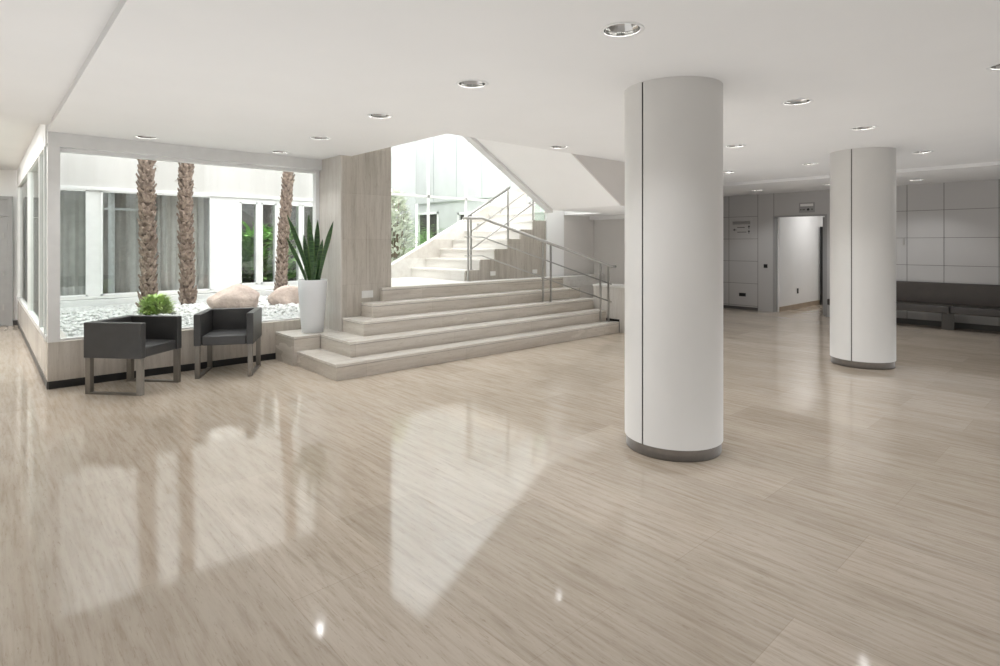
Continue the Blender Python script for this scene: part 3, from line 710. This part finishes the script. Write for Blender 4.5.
# bench
t = thing('wall_bench', 'long dark brown upholstered bench fixed along the grey panelled wall', 'bench', (12.9, 2.2, 0))
obj('backrest', bx(RW-.07, -1.0, .425, RW-.013, 4.2, .822), 'bench_back', t, .006)
for a, b in ((-1.0, 2.195), (2.205, 4.2)): obj('seat', bx(12.80, a, .30, RW-.075, b, .425), 'bench_seat', t, .018, seg=3)
for y in (-.6, 2.24, 4.0):
    obj('leg', box(bx(12.88, y-.09, 0, 12.90, y+.09, .299), 12.90, y-.02, .0, 13.2, y+.02, .299), 'base_dark', t, .002)
obj('brace', bx(12.9, -1.0, .285, 12.95, 4.2, .30), 'bronze', t)

# ------------------------------------------------------------------ armchairs
def make_armchair():
    """front faces +X, origin at centre on the floor"""
    t = thing('lounge_armchair', 'x', 'armchair')
    S = .318; H0 = .375; H1 = .74
    for s, nm in ((-1, 'armrest'), (1, 'armrest')):
        obj(nm, bx(-S, min(s*S, s*(S-.075)), H0, S, max(s*S, s*(S-.075)), H1), 'leather', t, .008, local=True)
    obj('backrest', bx(-S, -S+.077, H0, -S+.085, S-.077, H1), 'leather', t, .008, local=True)
    obj('seat', bx(-S+.087, -S+.077, H0, S-.012, S-.077, .485), 'leather', t, .02, local=True, seg=3)
    for s in (-1, 1):
        y0, y1 = s*(S-.012)-.0, s*(S-.062)
        a, b = min(y0, y1), max(y0, y1)
        fr = obj('sled_frame', bx(-S+.01, a, 0, S-.005, b, .02), 'bronze', t, .002, local=True)
        obj('leg', bx(S-.06, a, .02, S-.005, b, H0), 'bronze', fr, .002, local=True)
        obj('leg', bx(-S+.01, a, .02, -S+.065, b, H0), 'bronze', fr, .002, local=True)
    return t
def place(t, x, y, dx, dy, label):
    t.location = (x, y, 0); t.rotation_euler = (0, 0, math.atan2(dy, dx)); t['label'] = label; t['group'] = 'black armchairs by the courtyard window'
c1 = make_armchair(); c2 = copy_tree(c1)
place(c1, 1.235, 7.215, .62, -.70, 'black box-shaped armchair on the left, turned towards the right')
place(c2, 2.235, 7.335, -.47, -.88, 'black box-shaped armchair on the right, facing the camera below the boulder')

# ------------------------------------------------------------------ potted snake plant
px, py, pz = 3.29, 7.36, .372
t = thing('plant_pot', 'tall tapered white pot on the stone block holding a snake plant', 'plant pot', (px, py, pz))
H = .70
obj('body', lathe(B(), [(0,0),(.132,0),(.138,.004),(.155,.2),(.178,.5),(.19,H-.004),(.188,H),(.176,H),(.172,H-.06),(0,H-.06)], px, py, 56).copy() if False else None or (lambda b: (bmesh.ops.translate(b, verts=b.verts, vec=(0,0,pz)), b)[1])(lathe(B(), [(0.001,0),(.132,0),(.138,.004),(.155,.2),(.178,.5),(.19,H-.004),(.188,H),(.176,H),(.172,H-.06)], px, py, 56)), 'pot', t)
obj('soil', (lambda b: (bmesh.ops.translate(b, verts=b.verts, vec=(0,0,pz)), b)[1])(lathe(B(), [(0.001,H-.055),(.1,H-.05),(.173,H-.056)], px, py, 32)), 'soil', t)
sp = thing('snake_plant', 'snake plant with upright dark green sword leaves in the white pot', 'potted plant', (px, py, pz+H-.06))
R_ = Vector((.7408, -.6717, 0)); F_ = Vector((.6717, .7408, 0))      # across and away from the entrance side
# (side offset at base, forward offset, side offset at tip, forward at tip, height, width)
LV = [(-.04,.02,-.35,.02,.93,.040),(-.07,-.02,-.33,-.05,.62,.036),(-.01,.03,-.07,.05,.93,.046),(.02,-.03,-.02,-.05,.80,.050),
      (.04,.02,.06,.03,.86,.044),(.05,-.02,.15,-.04,.60,.040),(.07,.03,.27,.03,.84,.044),(.08,-.01,.26,-.06,.72,.034),(.0,.07,.02,.12,.72,.04),(-.06,.05,-.16,.12,.66,.038),(.03,-.06,.09,-.1,.34,.036)]
for (a, b, c, d, h, w) in LV:
    bm = B(); em = B(); prev = None; N = 12
    tw = random.uniform(-.5, .5)
    for i in range(N+1):
        s = i/N; cx = a+(c-a)*s**1.25; fy = b+(d-b)*s**1.25
        p = R_*cx+F_*fy+Vector((0, 0, h*s))
        ww = w*.78*(.62+.75*s)*(1 if s < .62 else max(.02, (1-((s-.62)/.38)**1.7)))
        sd = (R_*math.cos(tw+s*.5)+F_*math.sin(tw+s*.5))
        nn = (F_*math.cos(tw+s*.5)-R_*math.sin(tw+s*.5))
        q = [p-sd*ww, p-sd*ww*.86-nn*ww*.02, p+nn*ww*.22, p+sd*ww*.86-nn*ww*.02, p+sd*ww]
        q = [v for v in q]
        if prev:
            for k, mb in ((0, em), (1, bm), (2, bm), (3, em)):
                quad(mb, prev[k], prev[k+1], q[k+1], q[k])
        prev = q
    bmesh.ops.remove_doubles(bm, verts=bm.verts, dist=1e-5)
    lf = obj('leaf', bm, 'snake', sp, local=True, smooth=True)
    obj('leaf_margin', em, 'snake_edge', lf, local=True)

# ------------------------------------------------------------------ enclosure behind the camera
struct('wall_left', bx(XBACK-.15, YBACK, 0, XBACK, 14.3, CC+.3), 'wall', 'white wall far to the left of the viewer', 'wall')
struct('wall_back', bx(XBACK, YBACK-.15, 0, RW+.15, YBACK, CH+.3), 'wall', 'white wall behind the viewer', 'wall')

# ------------------------------------------------------------------ light
w = bpy.data.worlds.new('World'); bpy.context.scene.world = w; w.use_nodes = True
bg = w.node_tree.nodes['Background']; bg.inputs[0].default_value = (.97, .985, 1, 1); bg.inputs[1].default_value = 4.3
sun = bpy.data.lights.new('sun', 'SUN'); sun.energy = 1.5; sun.angle = .12; sun.color = (1, .97, .92)
so = bpy.data.objects.new('sun', sun); COL.objects.link(so); so.rotation_euler = (.28, -.25, 0)

def bounce(x0, x1, y0, y1, p):  # added upward fill lamps standing in for light off the floor
    l = bpy.data.lights.new('floor_bounce_fill', 'AREA'); l.shape = 'RECTANGLE'; l.size = x1-x0; l.size_y = y1-y0; l.energy = p*(x1-x0)*(y1-y0)
    l.color = (.935, .965, 1)
    o = bpy.data.objects.new('floor_bounce_fill', l); COL.objects.link(o); o.location = ((x0+x1)/2, (y0+y1)/2, .004); o.rotation_euler = (PI, 0, 0)
bounce(-4.5, 2.6, -4.2, 2.0, .62); bounce(2.6, 11.4, -4.2, 1.2, .62); bounce(-4.0, 2.6, 2.0, 6.8, 1.75); bounce(2.6, 11.4, 1.2, 5.6, 1.25)
l = bpy.data.lights.new('side_corridor_fill', 'AREA'); l.energy = 15; l.size = .8  # unseen lamp added to brighten the corridor behind the doorway
o = bpy.data.objects.new('side_corridor_fill', l); COL.objects.link(o); o.location = (14.9, 4.4, CH-.06)
# ------------------------------------------------------------------ camera
cam = bpy.data.cameras.new('camera'); co = bpy.data.objects.new('camera', cam); COL.objects.link(co)
co.location = (0, 0, E); co.rotation_euler = (PI/2, 0, -math.radians(42.174))
cam.sensor_width = 36; cam.lens = 36*574/1000; cam.shift_y = -(333-243.6)/1000; cam.clip_end = 200
sc = bpy.context.scene; sc.camera = co
sc.view_settings.view_transform = 'Standard'; sc.view_settings.look = 'None'; sc.view_settings.exposure = .47
